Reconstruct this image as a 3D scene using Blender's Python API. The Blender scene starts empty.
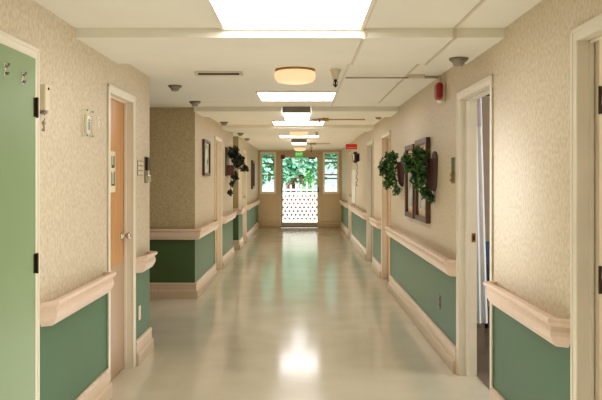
import bpy, bmesh, math, random
from mathutils import Vector, Matrix
random.seed(7)
C = bpy.context.scene
COL = C.collection
F = 720.0            # focal length in pixels of a 602 wide frame
CAMZ = 1.53
H = 2.437            # ceiling
XL, XR = -1.366, 1.222
YEND, YBACK = 22.3, -4.0
T = 0.135             # wall thickness

# ------------------------------------------------------------------ materials
def srgb(r, g, b):
    def c(v):
        v /= 255.0
        return v/12.92 if v <= 0.04045 else ((v+0.055)/1.055)**2.4
    return (c(r), c(g), c(b), 1.0)

def base_mat(name):
    m = bpy.data.materials.new(name); m.use_nodes = True
    nt = m.node_tree
    return m, nt, nt.nodes['Principled BSDF']

def mat(name, rgb, rough=0.5, metal=0.0, var=0.08, scale=8.0, stretch=(1,1,1), bump=0.0, spec=0.5, emit=None, estr=0.0, alpha=None):
    m, nt, b = base_mat(name)
    geo = nt.nodes.new('ShaderNodeNewGeometry')
    mp = nt.nodes.new('ShaderNodeMapping'); mp.inputs['Scale'].default_value = stretch
    nz = nt.nodes.new('ShaderNodeTexNoise'); nz.inputs['Scale'].default_value = scale; nz.inputs['Detail'].default_value = 4
    nt.links.new(geo.outputs['Position'], mp.inputs['Vector']); nt.links.new(mp.outputs[0], nz.inputs['Vector'])
    rp = nt.nodes.new('ShaderNodeValToRGB')
    c = srgb(*rgb)
    rp.color_ramp.elements[0].position = 0.3; rp.color_ramp.elements[1].position = 0.7
    rp.color_ramp.elements[0].color = tuple(min(1, v*(1-var)) for v in c[:3]) + (1,)
    rp.color_ramp.elements[1].color = tuple(min(1, v*(1+var)) for v in c[:3]) + (1,)
    nt.links.new(nz.outputs['Fac'], rp.inputs['Fac']); nt.links.new(rp.outputs[0], b.inputs['Base Color'])
    b.inputs['Roughness'].default_value = rough; b.inputs['Metallic'].default_value = metal
    b.inputs['Specular IOR Level'].default_value = spec
    if bump:
        bp = nt.nodes.new('ShaderNodeBump'); bp.inputs['Strength'].default_value = bump; bp.inputs['Distance'].default_value = 0.004
        nt.links.new(nz.outputs['Fac'], bp.inputs['Height']); nt.links.new(bp.outputs[0], b.inputs['Normal'])
    if emit:
        b.inputs['Emission Color'].default_value = emit; b.inputs['Emission Strength'].default_value = estr
    return m

def wall_mat(name, paper, green, split=0.81):
    """wallpaper above the wainscot line, painted green below it"""
    m, nt, b = base_mat(name)
    L = nt.links.new
    geo = nt.nodes.new('ShaderNodeNewGeometry')
    sep = nt.nodes.new('ShaderNodeSeparateXYZ'); L(geo.outputs['Position'], sep.inputs[0])
    gt = nt.nodes.new('ShaderNodeMath'); gt.operation = 'GREATER_THAN'; gt.inputs[1].default_value = split
    L(sep.outputs['Z'], gt.inputs[0])
    def noise(scale, st, det=5):
        mp = nt.nodes.new('ShaderNodeMapping'); mp.inputs['Scale'].default_value = st
        nz = nt.nodes.new('ShaderNodeTexNoise'); nz.inputs['Scale'].default_value = scale; nz.inputs['Detail'].default_value = det
        L(geo.outputs['Position'], mp.inputs['Vector']); L(mp.outputs[0], nz.inputs['Vector'])
        return nz
    n1 = noise(58, (1, 1, 0.7), 6); n2 = noise(1.2, (1, 1, 1), 2)
    rp = nt.nodes.new('ShaderNodeValToRGB'); c = srgb(*paper)
    e = rp.color_ramp.elements
    e[0].position = .36; e[1].position = .62
    e[0].color = (c[0]*.82, c[1]*.81, c[2]*.79, 1); e[1].color = (c[0]*1.05, c[1]*1.05, c[2]*1.05, 1)
    L(n1.outputs['Fac'], rp.inputs['Fac'])
    rg = nt.nodes.new('ShaderNodeValToRGB'); g = srgb(*green)
    rg.color_ramp.elements[0].position = .3; rg.color_ramp.elements[1].position = .7
    rg.color_ramp.elements[0].color = (g[0]*.93, g[1]*.93, g[2]*.93, 1); rg.color_ramp.elements[1].color = (g[0]*1.06, g[1]*1.06, g[2]*1.06, 1)
    L(n2.outputs['Fac'], rg.inputs['Fac'])
    mx = nt.nodes.new('ShaderNodeMix'); mx.data_type = 'RGBA'
    L(gt.outputs[0], mx.inputs['Factor']); L(rg.outputs[0], mx.inputs['A']); L(rp.outputs[0], mx.inputs['B'])
    L(mx.outputs['Result'], b.inputs['Base Color'])
    b.inputs['Roughness'].default_value = .48; b.inputs['Specular IOR Level'].default_value = .35
    bp = nt.nodes.new('ShaderNodeBump'); bp.inputs['Strength'].default_value = .12; bp.inputs['Distance'].default_value = .003
    L(n1.outputs['Fac'], bp.inputs['Height']); L(bp.outputs[0], b.inputs['Normal'])
    return m

def wood_mat(name, rgb, rough=.4, var=.14):
    return mat(name, rgb, rough, var=var, scale=9, stretch=(5, 5, .35))

def emit_mat(name, rgb, strength, k=1.0):
    m, nt, b = base_mat(name)
    b.inputs['Base Color'].default_value = tuple(v*k for v in srgb(*rgb)[:3]) + (1,)
    b.inputs['Emission Color'].default_value = srgb(*rgb); b.inputs['Emission Strength'].default_value = strength
    return m

def glass_mat(name, tint=(1, 1, 1, 1), gloss=.08, rough=0.02):
    m = bpy.data.materials.new(name); m.use_nodes = True
    nt = m.node_tree; nt.nodes.clear()
    o = nt.nodes.new('ShaderNodeOutputMaterial'); mix = nt.nodes.new('ShaderNodeMixShader')
    t = nt.nodes.new('ShaderNodeBsdfTransparent'); t.inputs[0].default_value = tint
    g = nt.nodes.new('ShaderNodeBsdfGlossy'); g.inputs['Roughness'].default_value = rough
    mix.inputs[0].default_value = gloss
    nt.links.new(t.outputs[0], mix.inputs[1]); nt.links.new(g.outputs[0], mix.inputs[2]); nt.links.new(mix.outputs[0], o.inputs[0])
    return m

def floor_mat():
    m, nt, b = base_mat('vinyl floor')
    L = nt.links.new
    geo = nt.nodes.new('ShaderNodeNewGeometry')
    nz = nt.nodes.new('ShaderNodeTexNoise'); nz.inputs['Scale'].default_value = 2.2; nz.inputs['Detail'].default_value = 6
    L(geo.outputs['Position'], nz.inputs['Vector'])
    rp = nt.nodes.new('ShaderNodeValToRGB')
    a = srgb(200, 193, 170); c = srgb(209, 202, 180)
    rp.color_ramp.elements[0].position = .35; rp.color_ramp.elements[1].position = .65
    rp.color_ramp.elements[0].color = a; rp.color_ramp.elements[1].color = c
    L(nz.outputs['Fac'], rp.inputs['Fac'])
    # one foot vinyl tiles: faint seams
    bk = nt.nodes.new('ShaderNodeTexBrick'); bk.offset = 0
    bk.inputs['Scale'].default_value = 1; bk.inputs['Brick Width'].default_value = .305; bk.inputs['Row Height'].default_value = .305
    bk.inputs['Mortar Size'].default_value = .0012
    bk.inputs['Color1'].default_value = (1, 1, 1, 1); bk.inputs['Color2'].default_value = (.975, .975, .975, 1); bk.inputs['Mortar'].default_value = (.9, .9, .88, 1)
    L(geo.outputs['Position'], bk.inputs['Vector'])
    mx = nt.nodes.new('ShaderNodeMix'); mx.data_type = 'RGBA'; mx.blend_type = 'MULTIPLY'; mx.inputs['Factor'].default_value = 1
    L(rp.outputs[0], mx.inputs['A']); L(bk.outputs['Color'], mx.inputs['B']); L(mx.outputs['Result'], b.inputs['Base Color'])
    n2 = nt.nodes.new('ShaderNodeTexNoise'); n2.inputs['Scale'].default_value = 3.5; n2.inputs['Detail'].default_value = 3
    L(geo.outputs['Position'], n2.inputs['Vector'])
    mr = nt.nodes.new('ShaderNodeMapRange'); mr.inputs['To Min'].default_value = .115; mr.inputs['To Max'].default_value = .145
    L(n2.outputs['Fac'], mr.inputs['Value']); L(mr.outputs[0], b.inputs['Roughness'])
    b.inputs['Specular IOR Level'].default_value = .75
    return m

def leaf_mat(name, dark, light, scale=14):
    m, nt, b = base_mat(name)
    geo = nt.nodes.new('ShaderNodeNewGeometry')
    nz = nt.nodes.new('ShaderNodeTexNoise'); nz.inputs['Scale'].default_value = scale
    nt.links.new(geo.outputs['Position'], nz.inputs['Vector'])
    rp = nt.nodes.new('ShaderNodeValToRGB')
    rp.color_ramp.elements[0].position = .38; rp.color_ramp.elements[1].position = .62
    rp.color_ramp.elements[0].color = srgb(*dark); rp.color_ramp.elements[1].color = srgb(*light)
    nt.links.new(nz.outputs['Fac'], rp.inputs['Fac']); nt.links.new(rp.outputs[0], b.inputs['Base Color'])
    b.inputs['Roughness'].default_value = .5
    return m

M = dict(
    wall = wall_mat('wallpaper over green wainscot', (209, 194, 165), (60, 97, 57)),
    wall_dim = wall_mat('shaded wallpaper over green wainscot', (184, 166, 126), (66, 86, 46)),  # same paper and green, with the passage's shade put into the colour
    endwall = mat('tan end wall paint', (192, 166, 128), .5, var=.04),
    backwall = mat('cream wall paint', (205, 185, 150), .6, var=.04),
    roomwall = mat('taupe room wall paint', (172, 150, 124), .6, var=.05),
    ceiling = mat('ceiling paint', (226, 221, 203), .75, var=.02, scale=3),
    floor = floor_mat(),
    roomfloor = mat('room floor', (120, 104, 86), .25, var=.1, scale=3),
    trim = mat('cream gloss trim', (222, 213, 190), .35, var=.03),
    rail = wood_mat('pickled wood rail', (214, 188, 162), .38, .045),
    base = wood_mat('pickled wood baseboard', (204, 180, 152), .3, .05),
    greendoor = mat('sage green door paint', (128, 150, 106), .35, var=.03, scale=2),
    wood = wood_mat('honey wood door', (196, 140, 82), .3, .14),
    woodpale = wood_mat('pale wood door', (205, 172, 120), .35, .1),
    kick = mat('beige kick panel', (176, 146, 118), .35, var=.04),
    beigedoor = mat('beige door paint', (196, 180, 148), .4, var=.04),
    chrome = mat('polished steel', (205, 200, 190), .18, 1.0, var=.03),
    bronze = mat('dark bronze hinge', (58, 42, 28), .4, .7, var=.1),
    brass = mat('aged brass', (170, 135, 70), .3, .9, var=.1),
    black = mat('black plastic', (22, 20, 19), .3, var=.05),
    grey = mat('grey metal', (120, 112, 98), .45, .3, var=.06),
    greymid = mat('grey housing', (150, 142, 126), .5, var=.04),
    detector = mat('even grey detector plastic', (142, 132, 114), .55, var=.06),  # even grey with slight random variation
    raceway = mat('cream raceway', (205, 192, 166), .45, var=.03),
    pipe = mat('tan pipe', (172, 150, 118), .45, var=.05),
    white = mat('white plastic', (232, 228, 216), .4, var=.02),
    ivory = mat('ivory plastic', (216, 203, 168), .4, var=.03),
    brownplate = mat('brown plastic plate', (120, 66, 44), .4, var=.05),
    lcd = mat('grey display', (120, 128, 120), .2, var=.05),
    red = mat('red plastic', (140, 16, 14), .35, var=.05),
    darkwood = wood_mat('dark walnut frame', (78, 44, 26), .35, .2),
    paper = mat('cream paper', (226, 214, 178), .7, var=.02),
    ink = mat('grey ink', (70, 72, 62), .7, var=.1),
    wicker = mat('dark wicker', (64, 32, 20), .6, var=.3, scale=60, bump=.5),
    leaf = leaf_mat('ivy leaves', (20, 46, 16), (78, 122, 44), 22),
    leafdark = leaf_mat('dark ivy leaves', (16, 26, 12), (44, 58, 26)),
    curtain = mat('white curtain fabric', (228, 228, 230), .8, var=.03),
    mesh = mat('pale curtain mesh', (214, 210, 218), .8, var=.06, scale=90),
    blue = mat('blue upholstery', (40, 74, 110), .6, var=.1),
    glass = glass_mat('window glass', (.96, 1, .98, 1), .05),
    clear = glass_mat('clear plastic guard', (.97, .97, .95, 1), .06, .15),
    panel = emit_mat('light panel diffuser', (252, 250, 255), 10),
    boxlight = emit_mat('fluorescent diffuser', (252, 250, 252), 4.0),
    drum = emit_mat('warm glass drum', (255, 212, 160), 1.1, .2),
    exitgreen = emit_mat('green exit sign', (52, 176, 70), .55),
    exitletter = emit_mat('pale exit lettering', (190, 240, 180), .8),
    signred = mat('red sign', (190, 26, 20), .4, var=.04, emit=srgb(190, 26, 20), estr=.15),
    signmark = mat('pale sign marks', (235, 170, 150), .5, var=.02),
    alum = mat('aluminium door frame', (150, 136, 118), .4, .4, var=.05),
    blockwhite = mat('white painted block', (240, 236, 230), .7, var=.03),
    brick = mat('red brick', (120, 56, 44), .8, var=.25, scale=12),
    grass = leaf_mat('lawn', (96, 130, 70), (140, 168, 100), 5),
    treeleaf = leaf_mat('bright tree leaves', (78, 160, 132), (196, 240, 220), 2.2),
    treeleaf2 = leaf_mat('bright green shrub leaves', (70, 140, 70), (130, 200, 120), 3),
    redleaf = leaf_mat('red shrub leaves', (96, 50, 46), (150, 84, 74), 4),
    bark = mat('bark', (90, 72, 60), .9, var=.2, scale=20),
    picket = mat('white picket', (236, 236, 236), .6, var=.03),
)

def picture_mat(name, cols, mat_rgb):
    m, nt, b = base_mat(name)
    geo = nt.nodes.new('ShaderNodeNewGeometry')
    nz = nt.nodes.new('ShaderNodeTexNoise'); nz.inputs['Scale'].default_value = 5; nz.inputs['Detail'].default_value = 3
    nt.links.new(geo.outputs['Position'], nz.inputs['Vector'])
    rp = nt.nodes.new('ShaderNodeValToRGB'); e = rp.color_ramp.elements
    e[0].position = .32; e[0].color = srgb(*cols[0]); e[1].position = .68; e[1].color = srgb(*cols[2])
    k = e.new(.5); k.color = srgb(*cols[1])
    nt.links.new(nz.outputs['Fac'], rp.inputs['Fac']); nt.links.new(rp.outputs[0], b.inputs['Base Color'])
    b.inputs['Roughness'].default_value = .25
    return m
M['art_blue'] = picture_mat('soft blue landscape print', [(110, 140, 150), (190, 200, 196), (214, 196, 160)], None)
M['art_pale'] = picture_mat('pale green print', [(90, 120, 84), (214, 222, 206), (236, 236, 226)], None)
M['art_brown'] = picture_mat('brown print', [(90, 56, 24), (140, 96, 46), (170, 124, 60)], None)
M['matboard'] = mat('beige mat board', (206, 178, 136), .6, var=.03)

# ------------------------------------------------------------------ mesh helpers
def B(): return bmesh.new()

def box(bm, x0, x1, y0, y1, z0, z1, mi=0):
    x0, x1 = sorted((x0, x1)); y0, y1 = sorted((y0, y1)); z0, z1 = sorted((z0, z1))
    vs = [bm.verts.new(p) for p in ((x0,y0,z0),(x1,y0,z0),(x1,y1,z0),(x0,y1,z0),(x0,y0,z1),(x1,y0,z1),(x1,y1,z1),(x0,y1,z1))]
    fs = []
    for q in ((0,3,2,1),(4,5,6,7),(0,1,5,4),(1,2,6,5),(2,3,7,6),(3,0,4,7)):
        f = bm.faces.new([vs[i] for i in q]); f.material_index = mi; fs.append(f)
    return vs

def bbox(bm, x0, x1, y0, y1, z0, z1, r=.003, mi=0):
    """a box with bevelled edges"""
    t = bmesh.new(); box(t, x0, x1, y0, y1, z0, z1, mi)
    bmesh.ops.bevel(t, geom=t.edges[:], offset=r, segments=2, affect='EDGES', profile=.5)
    for f in t.faces: f.material_index = mi
    me = bpy.data.meshes.new('tmp'); t.to_mesh(me); t.free()
    bm.from_mesh(me); bpy.data.meshes.remove(me)

def lathe(bm, prof, c, axis='Z', n=24, mi=0, sx=1, sy=1):
    """prof: (radius, height) pairs, revolved round an axis through c"""
    rings = []
    for r, h in prof:
        ring = []
        for i in range(n):
            a = 2*math.pi*i/n
            u, v = r*math.cos(a)*sx, r*math.sin(a)*sy
            p = {'Z': (u, v, h), 'X': (h, u, v), 'Y': (u, h, v)}[axis]
            ring.append(bm.verts.new((c[0]+p[0], c[1]+p[1], c[2]+p[2])))
        rings.append(ring)
    for a, b in zip(rings, rings[1:]):
        for i in range(n):
            f = bm.faces.new((a[i], a[(i+1) % n], b[(i+1) % n], b[i])); f.smooth = True; f.material_index = mi
    for ring in (rings[0], rings[-1]):
        f = bm.faces.new(ring); f.material_index = mi
    return rings

def tube(bm, pts, r, n=10, mi=0):
    pts = [Vector(p) for p in pts]; rings = []
    for i, p in enumerate(pts):
        d = (pts[min(i+1, len(pts)-1)] - pts[max(i-1, 0)]).normalized()
        up = Vector((0, 0, 1)) if abs(d.z) < .9 else Vector((1, 0, 0))
        a = d.cross(up).normalized(); b = d.cross(a)
        rings.append([bm.verts.new(p + r*(math.cos(2*math.pi*k/n)*a + math.sin(2*math.pi*k/n)*b)) for k in range(n)])
    for a, b in zip(rings, rings[1:]):
        for i in range(n):
            f = bm.faces.new((a[i], a[(i+1) % n], b[(i+1) % n], b[i])); f.smooth = True; f.material_index = mi
    for ring in (rings[0], rings[-1]):
        bm.faces.new(ring).material_index = mi

def sweep(bm, path, prof, nsign=1, ret0=False, ret1=False, mi=0):
    """profile (distance from wall, z) swept along a wall line; ret = mitred return into the wall"""
    P = [Vector((p[0], p[1])) for p in path]
    segs = [(b-a).normalized() for a, b in zip(P, P[1:])]
    nor = [Vector((-t.y, t.x))*nsign for t in segs]
    pm = max(p for p, z in prof)
    kk = .06; LL = math.hypot(pm, kk)      # the return splays back to the wall over kk
    def rt(p, q):
        d = pm-p
        return d*pm/LL + (q + d*kk/LL)/pm*kk
    rings = []
    def ring(fn): rings.append([bm.verts.new((*fn(p), z)) for p, z in prof])
    if ret0:
        ring(lambda p: P[0] + segs[0]*rt(p, 0))
        ring(lambda p: P[0] + segs[0]*rt(p, p) + nor[0]*p)
    else: ring(lambda p: P[0] + nor[0]*p)
    for i in range(1, len(P)-1):
        m = (nor[i-1]+nor[i])/(1+nor[i-1].dot(nor[i]))
        ring(lambda p: P[i] + m*p)
    if ret1:
        ring(lambda p: P[-1] - segs[-1]*rt(p, p) + nor[-1]*p)
        ring(lambda p: P[-1] - segs[-1]*rt(p, 0))
    else: ring(lambda p: P[-1] + nor[-1]*p)
    n = len(prof)
    for a, b in zip(rings, rings[1:]):
        for i in range(n):
            try: bm.faces.new((a[i], a[(i+1) % n], b[(i+1) % n], b[i])).material_index = mi
            except ValueError: pass
    for r_ in (rings[0], rings[-1]):
        try: bm.faces.new(r_)
        except ValueError: pass

def leaves(bm, centres, n, size, rnd, droop=.4):
    """leaf-shaped faces scattered in blobs (x,y,z,rx,ry,rz,weight)"""
    tot = sum(c[6] for c in centres)
    for c in centres:
        for _ in range(int(n*c[6]/tot)):
            while True:
                v = Vector((rnd.uniform(-1,1), rnd.uniform(-1,1), rnd.uniform(-1,1)))
                if v.length <= 1: break
            v = v*(.55+.45*rnd.random())
            p = Vector((c[0]+v.x*c[3], c[1]+v.y*c[4], c[2]+v.z*c[5]))
            s = size*rnd.uniform(.6, 1.25)
            rot = Matrix.Rotation(rnd.uniform(0, 6.28), 3, 'Z') @ Matrix.Rotation(rnd.uniform(-1.2, 1.2)+droop, 3, 'X') @ Matrix.Rotation(rnd.uniform(-.8, .8), 3, 'Y')
            q = [(0,-.5,0), (.36,-.12,.05), (.26,.22,.02), (0,.62,-.08), (-.26,.22,.02), (-.36,-.12,.05)]
            bm.faces.new([bm.verts.new(p + rot @ Vector(a)*s) for a in q])

# ------------------------------------------------------------------ object helpers
def link(name, bm, mats, parent=None, origin=None, smooth=False):
    bmesh.ops.recalc_face_normals(bm, faces=bm.faces[:]) if not getattr(bm, '_keep', False) else None
    if parent is not None: org = Vector(parent['_base'])
    elif origin is not None: org = Vector(origin)
    else:
        xs = [v.co for v in bm.verts]
        org = Vector(((min(v.x for v in xs)+max(v.x for v in xs))/2, (min(v.y for v in xs)+max(v.y for v in xs))/2, min(v.z for v in xs)))
    bmesh.ops.translate(bm, verts=bm.verts[:], vec=-org)
    me = bpy.data.meshes.new(name); bm.to_mesh(me); bm.free()
    if not isinstance(mats, (list, tuple)): mats = [mats]
    for m in mats: me.materials.append(m)
    o = bpy.data.objects.new(name, me); COL.objects.link(o)
    if parent is not None:
        o.parent = parent
        if parent.get('_sub'): pass
    else: o.location = org
    o['_base'] = tuple(org)
    return o

def thing(name, label, cat, loc, group=None):
    o = bpy.data.objects.new(name, None); COL.objects.link(o)
    o.empty_display_size = .1; o.location = loc; o['_base'] = tuple(loc)
    o['label'] = label; o['category'] = cat
    if group: o['group'] = group
    return o

def tag(o, label, cat, group=None):
    o['label'] = label; o['category'] = cat
    if group: o['group'] = group
    return o

def struct(name, bm, mats):
    o = link(name, bm, mats); o['kind'] = 'structure'; return o

def dup(root, loc, label):
    r = root.copy(); COL.objects.link(r); r.location = loc; r['label'] = label; r['_base'] = tuple(loc)
    for ch in list(root.children):
        c = ch.copy(); COL.objects.link(c); c.parent = r
        for g in ch.children:
            d = g.copy(); COL.objects.link(d); d.parent = c
    return r

# ------------------------------------------------------------------ openings along both walls (Y ranges of the clear openings)
CW = .055            # casing width
DT = 2.142            # door head
L_OPEN = [(2.735, 3.658), (5.10, 5.805), (11.30, 12.15), (16.55, 17.50)]
L_GAPS = [(6.45, 9.19), (14.25, 15.49)]
R_OPEN = [(2.26, 3.188), (4.65, 5.588), (9.99, 10.945), (12.36, 13.42), (17.75, 18.70)]

# floor and ceiling
b = B(); box(b, -5.2, 6.0, YBACK-.3, YEND+.4, -.1, 0); struct('floor', b, M['floor'])
b = B(); box(b, -5.2, 6.0, YBACK-.3, YEND+.3, H, H+.12); struct('ceiling', b, M['ceiling'])

def wall(name, side, openings, gaps):
    x0 = XL if side < 0 else XR
    x1 = x0 + side*T
    b = B(); y = YBACK
    cuts = sorted([(a, c, 'o') for a, c in openings] + [(a, c, 'g') for a, c in gaps])
    for a, c, k in cuts:
        box(b, x0, x1, y, a-(.02 if k == 'o' else 0), 0, H)
        if k == 'o': box(b, x0, x1, a-.02, c+.02, DT+.02, H)
        y = c + (.02 if k == 'o' else 0)
    box(b, x0, x1, y, YEND, 0, H)
    return struct(name, b, M['wall'])
wall('wall_left', -1, L_OPEN, L_GAPS)
wall('wall_right', 1, R_OPEN, [])

# side passages on the left
for (a, c) in L_GAPS:
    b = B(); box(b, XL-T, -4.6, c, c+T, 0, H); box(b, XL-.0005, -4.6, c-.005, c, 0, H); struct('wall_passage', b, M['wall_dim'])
    b = B(); box(b, XL-T, -4.6, a-T, a, 0, H); struct('wall_passage', b, M['wall'])
    b = B(); box(b, -4.6, -4.76, a-T, c+T, 0, H); struct('wall_passage', b, M['wall'])

# wall behind the camera
b = B(); box(b, XL-T, XR+T, YBACK-T, YBACK, 0, H); struct('wall_back', b, M['backwall'])

# room behind the open doorway on the right and the room behind the nearest right doorway
for (ya, yb, xe) in ((4.15, 8.6, 5.2), (1.2, 3.95, 4.2)):
    b = B()
    box(b, XR+T, xe, yb, yb+.1, 0, H)
    box(b, XR+T, xe, ya-.1, ya, 0, H)
    box(b, xe, xe+.1, ya-.1, yb+.1, 0, H)
    struct('wall_room', b, M['roomwall'])
    b = B(); box(b, XR+T, xe, ya, yb, 0, .004); struct('floor_room', b, M['roomfloor'])

# ceiling beams
BZ = H-.058
b = B(); box(b, XL, XR, 4.34, 5.33, BZ, H); struct('trim_1', b, M['ceiling'])
b = B(); box(b, XL, -.26, 9.10, 9.95, BZ, H); struct('trim_2', b, M['ceiling'])
b = B(); box(b, .12, XR, 9.10, 9.95, BZ, H); struct('trim_3', b, M['ceiling'])
b = B(); box(b, XL, XR, 12.2, 13.1, BZ, H); struct('trim_4', b, M['ceiling'])
b = B(); box(b, XL, XR, 21.9, YEND, H-.03, H); struct('trim_5', b, M['trim'])

# ------------------------------------------------------------------ baseboards and handrails
BASE = [(0, 0), (.038, 0), (.038, .090), (.034, .100), (.024, .104), (.024, .112), (.020, .116), (.020, .172), (.024, .178), (.022, .190), (.010, .202), (0, .202)]
RAIL = [(0, .758), (.044, .752), (.052, .756), (.070, .786), (.078, .806), (.078, .826), (.072, .846), (.072, .850), (.086, .862), (.092, .870), (.092, .884), (.088, .888), (.058, .888), (.054, .884), (.052, .862), (0, .862)]

def segs(side):
    o = [(a-CW, c+CW) for a, c in (L_OPEN if side < 0 else R_OPEN)]
    if side < 0: o += L_GAPS
    o.sort(); y = YBACK; out = []
    for a, c in o:
        if a-y > .05: out.append((y, a))
        y = c
    if YEND-y > .05: out.append((y, YEND))
    return out
rail_labels = {}
def straight(side, a, c, rail=True, label=None):
    x = XL if side < 0 else XR
    ns = -1 if side < 0 else 1        # normal into the corridor for a path running +Y
    b = B(); sweep(b, [(x, a), (x, c)], BASE, ns); struct('baseboard_left' if side < 0 else 'baseboard_right', b, M['base'])
    if rail:
        b = B(); sweep(b, [(x, a+.006), (x, c-.045)], RAIL, ns, True, True)
        o = link('handrail', b, M['rail']); tag(o, label, 'handrail', 'wooden handrails along the corridor walls')

def corner(a, c, label):
    """left passage back wall and the corridor wall after it, one wrapped rail"""
    path = [(-4.6, a), (XL, a), (XL, c)]
    b = B(); sweep(b, path, BASE, -1); struct('baseboard_left', b, M['base'])
    b = B(); sweep(b, [(-4.58, a), (XL, a), (XL, c-.012)], RAIL, -1, False, True)
    tag(link('handrail', b, M['rail']), label, 'handrail', 'wooden handrails along the corridor walls')

SL, SR = segs(-1), segs(1)
LAB_L = {1: 'pale wooden handrail between the green door and the honey wood door',
         2: 'short stub of handrail on the left corner just past the honey wood door',
         4: 'short handrail under the dark trailing plant on the left wall',
         6: 'farthest handrail on the left wall, below the narrow brown picture'}
for i, (a, c) in enumerate(SL):
    if abs(a-9.19) < .01: corner(a, c, 'long handrail wrapping the corner of the dim left side passage')
    elif abs(a-15.49) < .01: corner(a, c, 'handrail end at the second left side passage beyond the plant')
    elif i == 0: straight(-1, a, c, False)
    else: straight(-1, a, c, True, LAB_L.get(i, 'pale wooden handrail piece far along the left wall'))
LAB_R = {1: 'nearest handrail on the right wall, between the two open doorways',
         2: 'long handrail below the two framed pictures on the right wall',
         3: 'short handrail piece between two doors beyond the pictures on the right',
         4: 'far right handrail below the black wall device',
         5: 'last right handrail, next to the end wall'}
for i, (a, c) in enumerate(SR):
    if i == 0: straight(1, a, c, False)
    else: straight(1, a, c, True, LAB_R.get(i, 'x'))

# ------------------------------------------------------------------ doors
def door_root(n, loc):
    o = bpy.data.objects.new('door_%d' % n, None); COL.objects.link(o)
    o.location = loc; o['_base'] = tuple(loc); o['kind'] = 'structure'; o.empty_display_size = .1
    return o

def frame_bm(side, a, c):
    x = XL if side < 0 else XR
    s = side
    b = B()
    e = .012
    # casings: flat board with a raised outer band
    for (p, q, d) in ((a-CW, a+.004, -1), (c-.004, c+CW, 1)):
        bbox(b, x, x-s*e*.8, p, q, 0, DT, .003)
        if d < 0: bbox(b, x, x-s*e*1.25, p, p+.02, 0, DT+CW, .004)
        else: bbox(b, x, x-s*e*1.25, q-.02, q, 0, DT+CW, .004)
    bbox(b, x, x-s*e*.8, a-CW, c+CW, DT-.004, DT+CW, .003)
    bbox(b, x, x-s*e*1.25, a-CW, c+CW, DT+CW-.02, DT+CW, .004)
    # jamb lining and stops
    for (p, q, r0, r1) in ((a-.02, a, a, a+.012), (c, c+.02, c-.012, c)):
        box(b, x, x+s*T, p, q, 0, DT)
        bbox(b, x+s*.048, x+s*.068, r0, r1, 0, DT, .002)
    box(b, x, x+s*T, a-.02, c+.02, DT, DT+.02)
    bbox(b, x+s*.048, x+s*.068, a, c, DT-.012, DT, .002)
    return b

def knob(parent, x, y, z, s, m):
    """round door knob on a rose; s = direction out of the leaf along x"""
    b = B(); lathe(b, [(.030, 0), (.032, s*.004), (.028, s*.010), (.012, s*.014), (.010, s*.035), (.022, s*.042), (.029, s*.054), (.028, s*.066), (.018, s*.073), (.002, s*.075)], (x, y, z), 'X', 18)
    return link('door_knob', b, m, parent)

def leaf_door(n, side, a, c, leafm, rec=.07, kick=False, knob_far=True, flush=False):
    x = XL if side < 0 else XR
    root = door_root(n, (x+side*.05, (a+c)/2, 0))
    link('door_frame', frame_bm(side, a, c), M['trim'], root)
    b = B(); r = .0 if flush else rec
    bbox(b, x+side*r, x+side*(r+.042), a+.003, c-.003, .008, DT-.003, .002)
    leaf = link('door_leaf', b, leafm, root)
    if kick:
        b = B(); bbox(b, x+side*r-side*.0025, x+side*r-side*.0002, a+.02, c-.012, .02, .86, .001); link('kick_panel', b, M['kick'], leaf)
    if knob_far is not None:
        knob(leaf, x+side*r, (c-.075) if knob_far else (a+.075), 1.075, -side, M['chrome'])
    return root, leaf

# 1: flush green door, nearest on the left
x = XL
root = door_root(1, (x, 3.2, 0))
link('door_frame', frame_bm(-1, *L_OPEN[0]), M['trim'], root)
b = B(); bbox(b, x+.014, x-.03, L_OPEN[0][0]+.003, L_OPEN[0][1]-.004, .008, DT-.004, .002)
gleaf = link('door_leaf', b, M['greendoor'], root)
for zc in (.2, 1.10, 1.89):
    b = B(); box(b, x+.0145, x+.017, 3.625, 3.69, zc-.048, zc+.048)
    lathe(b, [(.004, -.052), (.007, -.050), (.007, .050), (.004, .052)], (x+.022, 3.655, zc), 'Z', 12)
    link('hinge', b, M['bronze'], root)
for yc, zc in ((3.28, 2.025), (3.48, 2.015)):
    k = thing('coat_hook', 'small metal coat hook on the green door, %s' % ('the one farther from the hinges' if yc < 3.4 else 'the one nearer the hinges'), 'hook', (x+.014, yc, zc-.03), 'coat hooks on the green door')
    b = B(); bbox(b, x+.014, x+.018, yc-.012, yc+.012, zc-.032, zc+.032, .0015)
    link('back_plate', b, M['chrome'], k)
    b = B(); tube(b, [(x+.018, yc, zc+.016), (x+.026, yc, zc+.014), (x+.031, yc, zc+.020), (x+.032, yc, zc+.030)], .0055)
    tube(b, [(x+.018, yc, zc-.012), (x+.024, yc, zc-.020), (x+.029, yc, zc-.018), (x+.031, yc, zc-.010)], .0055)
    link('hook_arm', b, M['grey'], k)

# 2: honey wood door with paper sign
root2, leaf2 = leaf_door(2, -1, *L_OPEN[1], M['wood'], kick=True)
# 3, 4: far left doors
leaf_door(3, -1, *L_OPEN[2], M['woodpale'], knob_far=False)
leaf_door(4, -1, *L_OPEN[3], M['woodpale'])
# 5: nearest right door, swung open into its room
a, c = R_OPEN[0]
root5 = door_root(5, (XR+.05, (a+c)/2, 0))
link('door_frame', frame_bm(1, a, c), M['trim'], root5)
b = B(); bbox(b, XR+.070, XR+.070+.9, c-.056, c-.014, .008, DT-.005, .002)
leaf5 = link('door_leaf', b, M['beigedoor'], root5)
for zc in (.26, 1.09, 1.87):
    b = B(); box(b, XR+.074, XR+.112, c-.0585, c-.056, zc-.057, zc+.057)
    lathe(b, [(.008, -.06), (.008, .06)], (XR+.072, c-.064, zc), 'Z', 12)
    link('hinge', b, M['bronze'], root5)
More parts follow.
